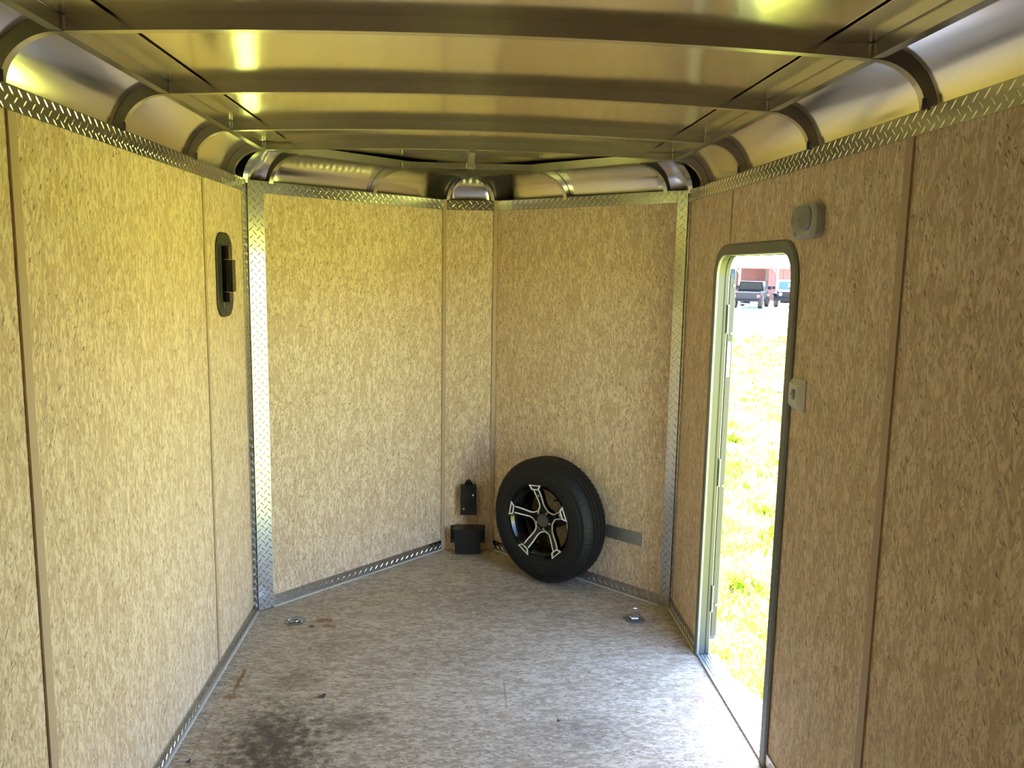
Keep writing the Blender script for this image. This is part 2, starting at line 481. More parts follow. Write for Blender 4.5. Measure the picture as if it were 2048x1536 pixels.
def walls():
    TH = 0.006
    # left
    w = MB().prism(FL, rect(YREAR, -0.08, 0.03, 2.06), -0.075, -0.008).build('wall_left', 'skin')
    tag(w, 'long left trailer wall of pale strand board panels beside the floor', 'wall', kind='structure')
    for a, b in ((YREAR, L1), (L1, L2), (L2, 0.0)):
        MB().prism(FL, rect(a + 0.0015, 0.0, b - 0.0015, 2.03), -0.007, 0).build('panel', 'osb', w, uv=fr_uv(FL))
    MB().bprism(FL, rect(L1 - 0.017, 0.0, L1 + 0.017, ZB), 0, 0.006, 0.002).build('seam_strip', 'strip', w)
    MB().bprism(FL, rect(L2 - 0.010, 0.0, L2 + 0.012, ZB), 0, 0.004, 0.0015).build('seam_strip', 'strip', w)
    # right, with the doorway
    hu0, hu1, hz = DY0 - 0.012, DY1 + 0.012, DZ + 0.012
    w = MB().prism(FR_, notch(YREAR, 0.03, -0.08, 2.06, hu0, hu1, hz), -0.038, -0.008).build('wall_right', 'skin')
    tag(w, 'right trailer wall of strand board panels around the open side door', 'wall', kind='structure')
    for a, b in ((YREAR, R1), (R1, R2), (R2, 0.0)):
        MB().prism(FR_, notch(a + 0.0015, b - 0.0015, 0.0, 2.03, hu0, hu1, hz), -0.007, 0).build('panel', 'osb', w, uv=fr_uv(FR_))
    MB().bprism(FR_, rect(R1 - 0.016, 0.0, R1 + 0.016, ZB), 0, 0.006, 0.002).build('seam_strip', 'strip', w)
    MB().bprism(FR_, rect(R2 - 0.006, DZ + FW + 0.002, R2 + 0.006, ZB), 0, 0.003, 0.001).build('seam_strip', 'strip', w)
    # V walls and nose
    for nm, fr, L, lab in (('wall_front_left', FVL, LVL, 'left slanted wall of the pointed nose, plain strand board'),
                           ('wall_front_right', FVR, LVR, 'right slanted nose wall of strand board behind the spare wheel')):
        w = MB().prism(fr, rect(-0.03, -0.08, L + 0.04, 2.06), -0.075, -0.008).build(nm, 'skin')
        tag(w, lab, 'wall', kind='structure')
        MB().prism(fr, rect(0.0, 0.0, L, 2.03), -0.007, 0).build('panel', 'osb', w, uv=fr_uv(fr))
    w = MB().prism(FN, rect(-0.03, -0.08, LN + 0.03, 2.06), -0.075, -0.008).build('wall_front', 'skin')
    tag(w, 'narrow flat nose wall behind the two black boxes', 'wall', kind='structure')
    MB().prism(FN, rect(0.0, 0.0, LN, 2.03), -0.007, 0).build('panel', 'osb', w, uv=fr_uv(FN))
    MB().bprism(FN, rect(-0.004, 0.0, 0.017, ZT + 0.002), 0.0, 0.012, 0.002).build('seam_strip', 'strip', w)
    MB().bprism(FN, rect(LN - 0.017, 0.0, LN + 0.004, ZT + 0.002), 0.0, 0.012, 0.002).build('seam_strip', 'strip', w)
    # rear end: frame with the ramp door pulled nearly shut behind the camera
    mb = MB()
    mb.box((-1.105, YREAR - 0.06, 2.02), (1.105, YREAR, 2.25))
    w = mb.build('wall_rear', 'header')
    tag(w, 'dark steel rear frame of the trailer behind the camera, doors shut', 'wall', kind='structure')
    for x0, x1 in REAR_DOORS:
        MB().box((x0, YREAR - 0.05, -0.02), (x1, YREAR - 0.01, 2.02)).build('rear_door', 'osb', w, uv=lambda co: (co.x, co.z))
walls()

def floor_():
    f = MB().prism(FF, [(-1.1, YREAR), (1.1, YREAR), (1.1, 0.0), (0.2, 0.95), (-0.2, 0.95), (-1.1, 0.0)], -0.14, -0.021).build('floor', 'header')
    tag(f, 'worn strand board trailer floor with grease stains and brown smears', 'floor', kind='structure')
    ys = -0.640
    def uv(co): return (co.x, co.y)
    MB().prism(FF, [(-H, ys + 0.001), (H, ys + 0.001), (H, 0), (NX1, ND), (NX0, ND), (-H, 0)], -0.02, 0).build('panel', 'floor', f, uv=uv)
    MB().prism(FF, rect(-H, ys - 1.22 + 0.001, H, ys - 0.001), -0.02, 0).build('panel', 'floor', f, uv=uv)
    MB().prism(FF, rect(-H, YREAR, H, ys - 1.22 - 0.001), -0.02, 0).build('panel', 'floor', f, uv=uv)
floor_()

# ------------------------------------------------------------------ roof
def zc(x): return 2.212 + 0.022 * max(0.0, 1 - (x / RX) ** 2)
def halfw(y): return RX if y <= YB[-1] else max(0.0, RX * (APEX - y) / (APEX - YB[-1]))
NVL = FVL.N; NVR = FVR.N

# pairs (wall point, rail point) around the roof edge
WX = H + 0.027
def ell(Wp, Rp, t, zin=0.0, inset=0.0):
    """point on the cove: t=0 at the wall, 1 at the rail; inset pulls it into the room"""
    a = t * math.pi / 2
    W2, R2_ = Vector(Wp), Vector(Rp)
    d = W2 - R2_; L = d.length; d.normalize()
    aa = L - inset; bb = 0.160 - inset
    return Vector((*(R2_ + d * aa * math.cos(a)), 2.058 + bb * math.sin(a)))

CL = (Vector((-WX, 0.012)), Vector((-RX, YB[-1])))
CRr = (Vector((WX, 0.012)), Vector((RX, YB[-1])))
NLp = (Vector((NX0 - 0.01, ND + 0.027)), Vector((-0.02, APEX)))
NRp = (Vector((NX1 + 0.01, ND + 0.027)), Vector((0.02, APEX)))

def roof():
    # sheet
    ys = [YREAR] + list(np.linspace(YREAR + 0.3, YB[-1], 14)) + list(np.linspace(YB[-1] + 0.04, APEX - 0.01, 9)) + [APEX + 0.13]
    nx = 24; vs_, fs = [], []
    for y in ys:
        w = halfw(y) + (0.02 if y <= YB[-1] + 0.001 else 0.13)
        for i in range(nx + 1):
            x = -w + 2 * w * i / nx; vs_.append((x, y, zc(x)))
    for j in range(len(ys) - 1):
        for i in range(nx):
            a = j * (nx + 1) + i; fs.append((a, a + 1, a + nx + 2, a + nx + 1))
    me = mesh('ceiling', vs_, fs)
    c = link('ceiling', me, 'ceil', smooth=True)
    md = c.modifiers.new('thick', 'SOLIDIFY'); md.thickness = 0.02; md.offset = 1 if me.polygons[0].normal.z > 0 else -1
    tag(c, 'crowned bare metal roof sheet over the whole trailer', 'ceiling', kind='structure')
    # overlap strips along both rails
    for s in (-1, 1):
        pts = [(s * (RX - 0.055), y, zc(RX - 0.055) - 0.0015) for y in (YREAR, -0.25)]
        MB().sweep(pts, [(-0.055, -0.008), (0.055, -0.008), (0.055, -0.0095), (-0.055, -0.0095)] if False else [(-0.05, 0), (0.05, 0), (0.05, -0.0015), (-0.05, -0.0015)]).build('overlap_strip', 'cove', c)
    # rails
    tw = 0.026
    for s in (-1, 1):
        MB().box((min(s * RX, s * (RX + tw)), YREAR, RZ), (max(s * RX, s * (RX + tw)), YB[-1] + 0.01, RZ + 0.036)).build('rail', 'tube', c)
    ap = Vector((0.0, APEX, 0))
    for s in (-1, 1):
        a = Vector((s * RX, YB[-1], RZ + 0.018)); b = Vector((0, APEX, RZ + 0.018))
        MB().sweep([a, b], [(-tw / 2, -0.018), (tw / 2, -0.018), (tw / 2, 0.018), (-tw / 2, 0.018)]).build('rail', 'tube', c)
    # bows
    for y in YB:
        pts = []
        for i in range(25):
            x = -RX + 2 * RX * i / 24; pts.append((x, y, RZ + zc(x) - zc(RX) + 0.0145))
        MB().sweep(pts, [(-0.013, -0.0145), (0.013, -0.0145), (0.013, 0.0185), (-0.013, 0.0185)]).build('roof_bow', 'tube', c)
        for s in (-1, 1):
            if y > -2.2:
                wm = MB(); wm.tube([(s * (RX - 0.004), y - 0.013, RZ + 0.002), (s * (RX - 0.004), y - 0.014, RZ + 0.03)], 0.0045, 6, up=(1, 0, 0)); wm.build('weld', 'chrome', c, smooth=True)
    yc = 0.325; xc = halfw(yc)
    MB().box((-xc, yc - 0.013, RZ + 0.004), (xc, yc + 0.013, RZ + 0.030)).build('cross_tube', 'tube', c)
    MB().box((-0.014, YB[-1] + 0.013, RZ + 0.012), (0.014, yc - 0.013, RZ + 0.036)).build('centre_tube', 'tube', c)
    MB().box((-0.016, yc - 0.017, RZ + 0.000), (0.016, yc - 0.0131, RZ + 0.052)).build('gusset_plate', 'bracket', c)
    for x in (-xc + 0.01, xc - 0.01, -0.02, 0.02):
        MB().tube([(x, yc - 0.017, RZ), (x, yc - 0.017, RZ + 0.03)], 0.0045, 6, up=(1, 0, 0)).build('weld', 'chrome', c, smooth=True)
    # cove skin
    def skin(name, pairs, inset=0.0):
        k = 14; vs_, fs = [], []
        for Wp, Rp in pairs:
            for q in range(k + 1): vs_.append(ell(Wp, Rp, q / k, inset=inset))
        for i in range(len(pairs) - 1):
            for q in range(k): fs.append((i * (k + 1) + q, (i + 1) * (k + 1) + q, (i + 1) * (k + 1) + q + 1, i * (k + 1) + q + 1))
        me = mesh(name, vs_, fs); o = link(name, me, 'cove', c, smooth=True)
        md = o.modifiers.new('thick', 'SOLIDIFY'); md.thickness = 0.004; md.offset = 0
        return o
    skin('cove_panel', [(Vector((-WX, YREAR)), Vector((-RX, YREAR))), (Vector((-WX, YB[-1])), Vector((-RX, YB[-1]))), CL])
    skin('cove_panel', [(Vector((WX, YREAR)), Vector((RX, YREAR))), (Vector((WX, YB[-1])), Vector((RX, YB[-1]))), CRr])
    def lerp(A, B, n): return [(A[0].lerp(B[0], i / n), A[1].lerp(B[1], i / n)) for i in range(n + 1)]
    skin('cove_panel', lerp(CL, NLp, 6)); skin('cove_panel', lerp(CRr, NRp, 6)); skin('cove_panel', lerp(NLp, NRp, 4))
    # ribs: bent tube standing in the cove
    def rib(Wp, Rp, wid=0.024, dep=0.032):
        k = 16; Wp, Rp = Vector(Wp), Vector(Rp)
        d = (Wp - Rp).normalized(); s = Vector((-d.y, d.x)) * wid / 2
        vs_, fs = [], []
        for q in range(k + 1):
            t = q / k
            o_ = ell(Wp, Rp, t, inset=0.003); i_ = ell(Wp, Rp, t, inset=dep + 0.012 * (t - 0.3) * (t > 0.3))
            for P, sg in ((o_, 1), (i_, 1), (i_, -1), (o_, -1)): vs_.append((P.x + sg * s.x, P.y + sg * s.y, P.z))
        for q in range(k):
            for e in range(4): fs.append((q * 4 + e, q * 4 + (e + 1) % 4, q * 4 + 4 + (e + 1) % 4, q * 4 + 4 + e))
        fs += [(0, 1, 2, 3), tuple(k * 4 + e for e in (3, 2, 1, 0))]
        me = mesh('rib', vs_, fs); o = link('rib', me, 'tube', c, smooth=True)
        md = o.modifiers.new('edges', 'EDGE_SPLIT'); md.split_angle = math.radians(40)
        return o
    for y in YB:
        for s in (-1, 1):
            rib((s * WX, y), (s * RX, y))
            if -2.1 < y: # small tab at the rib foot
                MB().box((s * (H - 0.012) - 0.004, y - 0.016, ZT - 0.004), (s * (H - 0.012) + 0.004, y - 0.0125, ZT + 0.022)).build('rib_clip', 'header', c)
    for s, fr in ((-1, FVL), (1, FVR)):
        for sx, sy in ((0.937, 0.093), (0.505, 0.53)):
            Wp = Vector((s * sx, sy)) - Vector(fr.N.to_2d()) * 0.027
            rib(Wp, Wp + Vector(fr.N.to_2d()) * 0.275, 0.022)
        A = CL if s < 0 else CRr
        rib(A[0] + Vector((-s * 0.012, 0.0)), A[1], 0.022)
        Bp = NLp if s < 0 else NRp
        rib(Bp[0] + Vector((-s * 0.02, 0)), Bp[1] + Vector((-s * 0.0, 0)), 0.022)
    # outer roof shell, closing the body above the cove
    ol = [(-1.09, YREAR), (1.09, YREAR), (1.09, 0.03), (0.20, ND + 0.06), (-0.20, ND + 0.06), (-1.09, 0.03)]
    MB().prism(FF, ol, 2.27, 2.285).build('outer_roof', 'skin', c)
    il = [(-1.075, YREAR + 0.01), (1.075, YREAR + 0.01), (1.075, 0.02), (0.19, ND + 0.045), (-0.19, ND + 0.045), (-1.075, 0.02)]
    for i in range(1, 6):
        (a, b), (p, q), (a2, b2), (p2, q2) = ol[i], ol[(i + 1) % 6], il[i], il[(i + 1) % 6]
        MB().prism(FF, [(a, b), (p, q), (p2, q2), (a2, b2)], 2.05, 2.269).build('fascia', 'skin', c)
    return c
roof()

# ------------------------------------------------------------------ tread plate trim
def lugs(mb, fr, u0, u1, v0, v1, n, p=0.038, top=None):
    hp = p / 2
    iu0, iu1 = int(math.floor(u0 / hp)), int(math.ceil(u1 / hp)); jv = int(math.ceil((v1 - v0) / hp))
    a_, w_, h_ = 0.0155, 0.0023, 0.0013
    for j in range(-1, jv + 2):
        vc = v0 + (j + 0.25) * hp
        for i in range(iu0, iu1 + 1):
            if (i + j) % 2: continue
            uc = i * hp; sg = 1 if j % 2 else -1
            du, dv = math.cos(math.radians(45)), sg * math.sin(math.radians(45))
            pu, pv = -dv, du
            pts = [(-a_, 0, 0), (-a_ * 0.5, w_, 0), (a_ * 0.5, w_, 0), (a_, 0, 0), (a_ * 0.5, -w_, 0), (-a_ * 0.5, -w_, 0), (-a_ * 0.55, 0, h_), (a_ * 0.55, 0, h_)]
            q = []; inside = 0
            for al, ac, hh in pts:
                u, v = uc + du * al + pu * ac, vc + dv * al + pv * ac
                if u0 <= u <= u1 and v0 <= v <= v1: inside += 1
                q.append((min(max(u, u0), u1), min(max(v, v0), v1), hh))
            if inside < 4: continue
            if top: q = [(u, v, hh if v < top(u) else 0) for u, v, hh in q]
            mb.add([fr.p(u, v, n + hh) for u, v, hh in q], [(0, 1, 6), (1, 2, 7, 6), (2, 3, 7), (3, 4, 7), (4, 5, 6, 7), (5, 0, 6)])
tn = [0]
def trim(fr, u0, u1, v0, v1, label, extra=(), caulk=False, n=0.0065):
    tn[0] += 1
    mb = MB().bprism(fr, rect(u0, v0, u1, v1), 0.0005, n, 0.0012)
    ex = list(extra)
    for f2, a, b, c, d in ex: mb.bprism(f2, rect(a, c, b, d), 0.0005, n, 0.0012)
    o = mb.build('trim_%d' % tn[0], 'tread')
    tag(o, label, 'trim', kind='structure')
    lm = MB(); lugs(lm, fr, u0 + 0.002, u1 - 0.002, v0 + 0.002, v1 - 0.002, n)
    for f2, a, b, c, d in ex: lugs(lm, f2, a + 0.002, b - 0.002, c + 0.002, d - 0.002, n)
    l = lm.build('tread_lugs', 'lug', o); l['kind'] = 'stuff'
    if caulk:
        MB().bprism(fr, rect(u0, 0.0, u1, 0.005), 0.0005, n + 0.006, 0.002).build('caulk_bead', 'caulk', o)
    return o
trim(FL, YREAR, -0.001, ZB, ZT, 'diamond tread plate strip along the top of the left wall')
trim(FR_, YREAR, -0.001, ZB, ZT, 'diamond tread plate strip along the top of the right wall, above the door')
trim(FVL, 0.088, LVL - 0.006, ZB, ZT, 'diamond tread plate strip atop the left slanted nose wall')
trim(FVR, 0.064, LVR - 0.006, ZB, ZT, 'diamond tread plate strip atop the right slanted nose wall')
trim(FN, 0.018, LN - 0.018, ZB, ZT, 'short diamond tread plate strip atop the narrow nose wall')
_a = math.radians(-4.0)
_t = Vector((tl.x * math.cos(_a) - tl.y * math.sin(_a), tl.x * math.sin(_a) + tl.y * math.cos(_a), 0))
FVLT = Fr((-H, 0, 0), _t, (_t.y, -_t.x, 0))      # the angle's leg stands slightly off the board
trim(FVLT, 0.007, 0.087, 0.004, ZT - 0.0005, 'upright tread plate angle in the left corner, mirroring the grass', extra=[(FL, -0.078, -0.002, 0.062, ZB - 0.001)])
trim(FVR, 0.007, 0.063, 0.004, ZT - 0.0005, 'upright tread plate angle in the right corner nearest the door', extra=[(FR_, -0.034, -0.002, 0.062, ZB - 0.001)])
trim(FL, YREAR, -0.002, 0.0005, 0.060, 'tread plate baseboard along the foot of the left wall', caulk=True)
trim(FVL, 0.088, LVL - 0.006, 0.0005, 0.060, 'tread plate baseboard at the foot of the left slanted nose wall', caulk=True)
trim(FVR, 0.064, LVR - 0.006, 0.0005, 0.060, 'tread plate baseboard under the spare wheel along the right slanted wall', caulk=True)
trim(FR_, DY1 + FW + 0.002, -0.002, 0.0005, 0.060, 'short tread plate baseboard between right corner and door frame', caulk=True)
trim(FR_, YREAR, DY0 - FW - 0.002, 0.0005, 0.060, 'tread plate baseboard along the right wall behind the door', caulk=True)

# ------------------------------------------------------------------ side door
def side_door():
    r = empty('door_1', (H, (DY0 + DY1) / 2, 0))
    tag(r, 'narrow open side door with rounded dark metal frame in the right wall', 'door', kind='structure')
    def path(off, zlow=0.0):
        R = DR + off; k = 10; pts = [(DY0 - off, zlow)]
        for i in range(k + 1):
            a = math.pi - math.pi / 2 * i / k; pts.append((DY0 + DR + R * math.cos(a), DZ - DR + R * math.sin(a)))
        for i in range(k + 1):
            a = math.pi / 2 - math.pi / 2 * i / k; pts.append((DY1 - DR + R * math.cos(a), DZ - DR + R * math.sin(a)))
        pts.append((DY1 + off, zlow)); return pts
    def band(sec, name, mat, par, zlow=0.0):
        """sec: closed list of (offset, n) on the right wall frame"""
        rows = [path(o, zlow) for o, n in sec]; k = len(sec); n_ = len(rows[0]); vs_, fs = [], []
        for i in range(n_):
            for q in range(k): vs_.append(FR_.p(rows[q][i][0], rows[q][i][1], sec[q][1]))
        for i in range(n_ - 1):
            for q in range(k): fs.append((i * k + q, i * k + (q + 1) % k, i * k + k + (q + 1) % k, i * k + k + q))
        fs += [tuple(range(k)), tuple((n_ - 1) * k + q for q in range(k - 1, -1, -1))]
        mb = MB(); mb.add(vs_, fs); return mb.build(name, mat, par, smooth=True)
    band([(0.0, 0.001), (FW, 0.001), (FW, 0.006), (FW - 0.006, 0.012), (0.004, 0.013), (0.0, 0.010)], 'frame_flange', 'flange', r)
    band([(0.0, 0.0005), (0.008, 0.0005), (0.008, -0.025), (0.0, -0.025)], 'jamb', 'jamb', r, 0.012)
    band([(-0.003, -0.0255), (0.010, -0.0255), (0.010, -0.031), (-0.003, -0.031)], 'door_seal', 'blackplastic', r, 0.012)
    band([(0.002, -0.0315), (0.012, -0.0315), (0.012, -0.040), (0.002, -0.040)], 'outer_frame', 'jamb', r, 0.012)
    band([(0.000, -0.0405), (0.040, -0.0405), (0.040, -0.045), (0.000, -0.045)], 'outer_flange', 'flange', r, -0.02)
    # sill with long ribs
    sl = MB().bprism(FR_, rect(DY0 + 0.001, -0.03, DY1 - 0.001, 0.010), 0.008, -0.085, 0.002).build('sill', 'sill', r)
    for i in range(6):
        n = -0.006 - i * 0.0125
        MB().bprism(Fr((H, 0, 0.010), (0, 1, 0), (0, 0, 1), Vector((1, 0, 0))), rect(DY0 + 0.004, -n, DY1 - 0.004, -n + 0.006), 0.0, 0.003, 0.001).build('sill_rib', 'sill', sl)
    # leaf swung right round, lying along the outside of the front wall: its hinge edge faces us
    x0, x1 = H + 0.050, H + 0.074
    lf_fr = Fr((0, 0, 0), (0, 1, 0), (1, 0, 0))
    y0, y1 = DY1 + 0.004, DY1 + 0.82
    lf = MB().bprism(lf_fr, rrect(y0, 0.045, y1, 1.738, 0.07, 5), x0, x1, 0.003).build('door_leaf', 'leaf', r)
    lf['label'] = 'dark door leaf swung wide open, seen on edge'
    sfr = Fr((0, y0, 0), (1, 0, 0), (0, -1, 0))
    MB().bprism(lf_fr, rrect(y0 + 0.06, 0.12, y1 - 0.06, 1.68, 0.05, 4), x1 - 0.001, x1 + 0.004, 0.002).build('inner_panel', 'leafskin', lf)
    MB().bprism(sfr, rect(x0 + 0.002, 1.255, x0 + 0.016, 1.405), 0, 0.002, 0.0005).build('sticker', 'sticker', lf)['label'] = 'pale blue sticker on the door edge'
    for z in (1.64, 1.44, 0.78, 0.24):
        MB().disc(sfr, x0 + 0.015, z, 0.006, 0, 0.004, 10, 0.0015).build('screw', 'chrome', lf)
    for z in (1.50, 0.84, 0.27):
        h = MB(); h.tube([(x0 - 0.005, y0 - 0.006, z - 0.055), (x0 - 0.005, y0 - 0.006, z + 0.055)], 0.0055, 10, up=(1, 0, 0))
        hg = h.build('hinge', 'leafskin', r, smooth=True)
        for dz in (-0.057, 0.057):
            MB().disc(Fr((x0 - 0.005, y0 - 0.006, z + dz), (1, 0, 0), (0, 0, 1), Vector((0, 1, 0))), 0, 0, 0.0062, -0.003, 0.003, 10, 0.001).build('hinge_pin', 'chrome', hg)
side_door()

# ------------------------------------------------------------------ step outside the door
def door_step():
    z = -0.20
    r = empty('door_step', (1.25, -0.9, GZ))
    tag(r, 'sunlit tread plate step just outside the side door sill', 'step')
    fr = Fr((0, 0, z), (1, 0, 0), (0, 0, 1), Vector((0, 1, 0)))
    poly = [(1.090, -0.20), (1.20, -0.225), (1.345, -0.56), (1.345, -1.36), (1.090, -1.36)]
    p = MB().bprism(fr, poly, -0.03, 0.0, 0.003).build('plate', 'steptread', r)
    lm = MB()
    for (a, b, c, d) in ((1.095, 1.22, -1.35, -0.27), (1.22, 1.27, -1.35, -0.40), (1.27, 1.34, -1.35, -0.57)): lugs(lm, fr, a, b, c, d, 0.0)
    lm.build('tread_lugs', 'blackplastic', p)['kind'] = 'stuff'
    for y in (-0.55, -1.25):
        MB().sweep([(1.105, y, z - 0.03), (1.105, y, z - 0.12), (1.32, y, z - 0.032)], [(-0.012, -0.006), (0.012, -0.006), (0.012, 0.006), (-0.012, 0.006)], [(0, 1, 0)] * 3).build('bracket', 'header', r)
    hk = [(1.285, -0.44, z + 0.004), (1.295, -0.45, z + 0.02), (1.315, -0.48, z + 0.018), (1.325, -0.50, z + 0.006), (1.318, -0.505, z + 0.004), (1.30, -0.475, z + 0.006)]
    MB().tube(hk, 0.003, 6).build('latch_hook', 'steel', r, smooth=True)
door_step()

# ------------------------------------------------------------------ spare wheel
WS, WD, WR = 0.703, 0.236, 0.342
def spare_wheel():
    O = FVR.p(WS, 0.344, WD)
    X = -FVR.U
    fr = Fr(O, X, FVR.N, Z3)
    r = empty('spare_wheel', FVR.p(WS, 0.0, WD - 0.1))
    tag(r, 'black spare tyre on a five-spoke rim leaning in the nose corner', 'wheel')
    # tyre
    prof = [(0.203, -0.022), (0.209, -0.012), (0.225, -0.005), (0.255, 0.0), (0.285, -0.003), (0.308, -0.013), (0.312, -0.013), (0.326, -0.026), (0.334, -0.038),
            (0.338, -0.046), (0.3405, -0.058), (0.334, -0.060), (0.334, -0.065), (0.3415, -0.067), (0.342, -0.084), (0.335, -0.086), (0.335, -0.091), (0.342, -0.093), (0.342, -0.113),
            (0.335, -0.115), (0.335, -0.120), (0.342, -0.122), (0.3415, -0.139), (0.334, -0.141), (0.334, -0.146), (0.3405, -0.148), (0.338, -0.162), (0.330, -0.178), (0.312, -0.194), (0.285, -0.204), (0.255, -0.208), (0.225, -0.203), (0.203, -0.188)]
    def rm(i, q): return -0.0035 if (i % 3 == 0 and (7 <= q <= 10 or 25 <= q <= 27)) else (-0.002 if (i % 4 == 0 and 13 <= q <= 22 and prof[q][0] > 0.34) else 0.0)
    t = MB().lathe(fr, prof, 216, rmod=rm).build('tire', 'rubber', r, smooth=True)
    for rr, n in ((0.232, -0.0028), (0.292, -0.004)):
        MB().lathe(fr, [(rr - 0.0015, n - 0.003), (rr, n + 0.0012), (rr + 0.0015, n - 0.003)], 96).build('sidewall_ring', 'rubber', t, smooth=True)
    # rim barrel
    rim = MB().lathe(fr, [(0.203, -0.022), (0.206, -0.014), (0.203, -0.010), (0.197, -0.016), (0.193, -0.034), (0.180, -0.045), (0.178, -0.075), (0.186, -0.085), (0.186, -0.115), (0.172, -0.125), (0.172, -0.165), (0.190, -0.185), (0.203, -0.186)], 96).build('rim', 'glossblack', r, smooth=True)
    def nz(rr): return -0.066 + 0.056 * max(0.0, min(1.0, (rr - 0.05) / 0.145)) ** 1.3
    def hw(rr):
        xs = [0.045, 0.058, 0.066, 0.075, 0.09, 0.112, 0.14, 0.176, 0.2]; ys = [0.030, 0.034, 0.0245, 0.0190, 0.0150, 0.0160, 0.0185, 0.0190, 0.0190]
        return float(np.interp(rr, xs, ys))
    A0 = math.radians(97)
    rs = [0.045, 0.058, 0.066, 0.075, 0.09, 0.112, 0.14, 0.16, 0.178, 0.2]
    for k in range(5):
        a = A0 - k * math.radians(72); ca, sa = math.cos(a), math.sin(a)
        def P(rr, off, n): return fr.p(rr * ca - off * sa, rr * sa + off * ca, n)
        vs_, fs = [], []
        for rr in rs:
            w, n = hw(rr), nz(rr)
            vs_ += [P(rr, -w, n), P(rr, w, n), P(rr, w + 0.004, n - 0.026), P(rr, -w - 0.004, n - 0.026)]
        for i in range(len(rs) - 1):
            fs += [(i * 4 + q, i * 4 + (q + 1) % 4, i * 4 + 4 + (q + 1) % 4, i * 4 + 4 + q) for q in range(4)]
        fs += [(0, 1, 2, 3), tuple(len(rs) * 4 - 4 + q for q in (3, 2, 1, 0))]
        mb = MB(); mb.add(vs_, fs); sp = mb.build('spoke', 'glossblack', r)
        # bright trapezoid at the tip
        tz = [(0.176, -0.0235), (0.176, 0.0235), (0.2035, 0.0415), (0.2035, -0.0415)]
        ti = [(0.1815, -0.0180), (0.1815, 0.0180), (0.1980, 0.0300), (0.1980, -0.0300)]
        vs_ = []
        for lst, dn in ((tz, -0.004), (tz, 0.003), (ti, 0.003), (ti, -0.004)):
            vs_ += [P(rr, off, nz(0.19) + 0.003 + dn) for rr, off in lst]
        fs = []
        for lv in range(3):
            fs += [(lv * 4 + q, lv * 4 + (q + 1) % 4, lv * 4 + 4 + (q + 1) % 4, lv * 4 + 4 + q) for q in range(4)]
        mb = MB(); mb.add(vs_, fs); mb.build('tip_outline', 'machined', sp)
        MB().add([P(rr, off, nz(0.19) + d) for d in (-0.012, 0.002) for rr, off in tz], [(0, 1, 2, 3), (7, 6, 5, 4), (0, 1, 5, 4), (1, 2, 6, 5), (2, 3, 7, 6), (3, 0, 4, 7)]).build('tip_block', 'glossblack', sp)
        if k == 1:
            fr2 = Fr(P(0.155, 0, nz(0.155)), (P(0.2, 0, nz(0.2)) - P(0.15, 0, nz(0.15))), FVR.N, (P(0.2, 0.01, 0) - P(0.2, 0, 0)).normalized())
            bd = MB().bprism(fr2, rrect(-0.017, -0.009, 0.017, 0.009, 0.005, 3), 0.0005, 0.0035, 0.001).build('badge', 'machined', sp)
            for j in range(4):
                MB().bprism(fr2, rect(-0.013, -0.0065 + j * 0.0036, 0.013, -0.0065 + j * 0.0036 + 0.0014), 0.0036, 0.0046, 0.0003).build('badge_rib', 'cap', bd)
        if k == 0:
            fr2 = Fr(P(0.140, 0.0, nz(0.14)), (P(0.2, 0, nz(0.2)) - P(0.15, 0, nz(0.15))), FVR.N, (P(0.2, 0.01, 0) - P(0.2, 0, 0)).normalized())
            e = MB()
            e.sweep([fr2.p(0.006 * math.cos(x), 0.0035 * math.sin(x), 0.001) for x in np.linspace(0, 2 * math.pi, 17)[:-1]], [(-0.0007, 0), (0.0007, 0), (0.0007, 0.001), (-0.0007, 0.001)], [tuple(fr.N)] * 16, closed=True)
            e.build('emblem', 'machined', sp)
        # bright machined line round the gap to the next spoke
        pl = []
        for rr in (0.174, 0.155, 0.14, 0.112, 0.09, 0.075, 0.067): pl.append((rr, -hw(rr) + 0.0015, a))
        pm = []
        a2 = a - math.radians(72)
        for rr in (0.067, 0.075, 0.09, 0.112, 0.14, 0.155, 0.174): pm.append((rr, hw(rr) - 0.0015, a2))
        path = [fr.p(rr * math.cos(x) - o * math.sin(x), rr * math.sin(x) + o * math.cos(x), nz(rr) + 0.001) for rr, o, x in pl]
        am = a - math.radians(36); path.append(fr.p(0.0605 * math.cos(am), 0.0605 * math.sin(am), nz(0.0605) + 0.001))
        path += [fr.p(rr * math.cos(x) - o * math.sin(x), rr * math.sin(x) + o * math.cos(x), nz(rr) + 0.001) for rr, o, x in pm]
        MB().sweep(path, [(-0.0031, -0.004), (0.0031, -0.004), (0.0031, 0.0016), (-0.0031, 0.0016)], [tuple(fr.N)] * len(path)).build('machined_edge', 'machined', r)
        # lug nut in the hub between spokes
        al = a - math.radians(36)
        MB().disc(Fr(fr.p(0.047 * math.cos(al), 0.047 * math.sin(al), -0.064), X, fr.N), 0, 0, 0.0085, -0.004, 0.012, 6, 0.003).build('lug_nut', 'chrome', r)
    MB().lathe(fr, [(0.0005, -0.062), (0.030, -0.062), (0.052, -0.062), (0.058, -0.067), (0.058, -0.11), (0.0005, -0.11)], 48).build('hub', 'glossblack', r, smooth=True)
    MB().lathe(fr, [(0.0005, -0.046), (0.029, -0.046), (0.0335, -0.050), (0.035, -0.0625)], 40).build('centre_cap', 'cap', r, smooth=True)
    vp = fr.p(0.085, 0.13, -0.05)
    v = MB().tube([vp - fr.N * 0.02, vp + fr.N * 0.012], 0.005, 8).build('valve_stem', 'rubber', r, smooth=True)
    MB().tube([vp + fr.N * 0.0125, vp + fr.N * 0.024], 0.0062, 10).build('valve_cap', 'green', v, smooth=True)
spare_wheel()

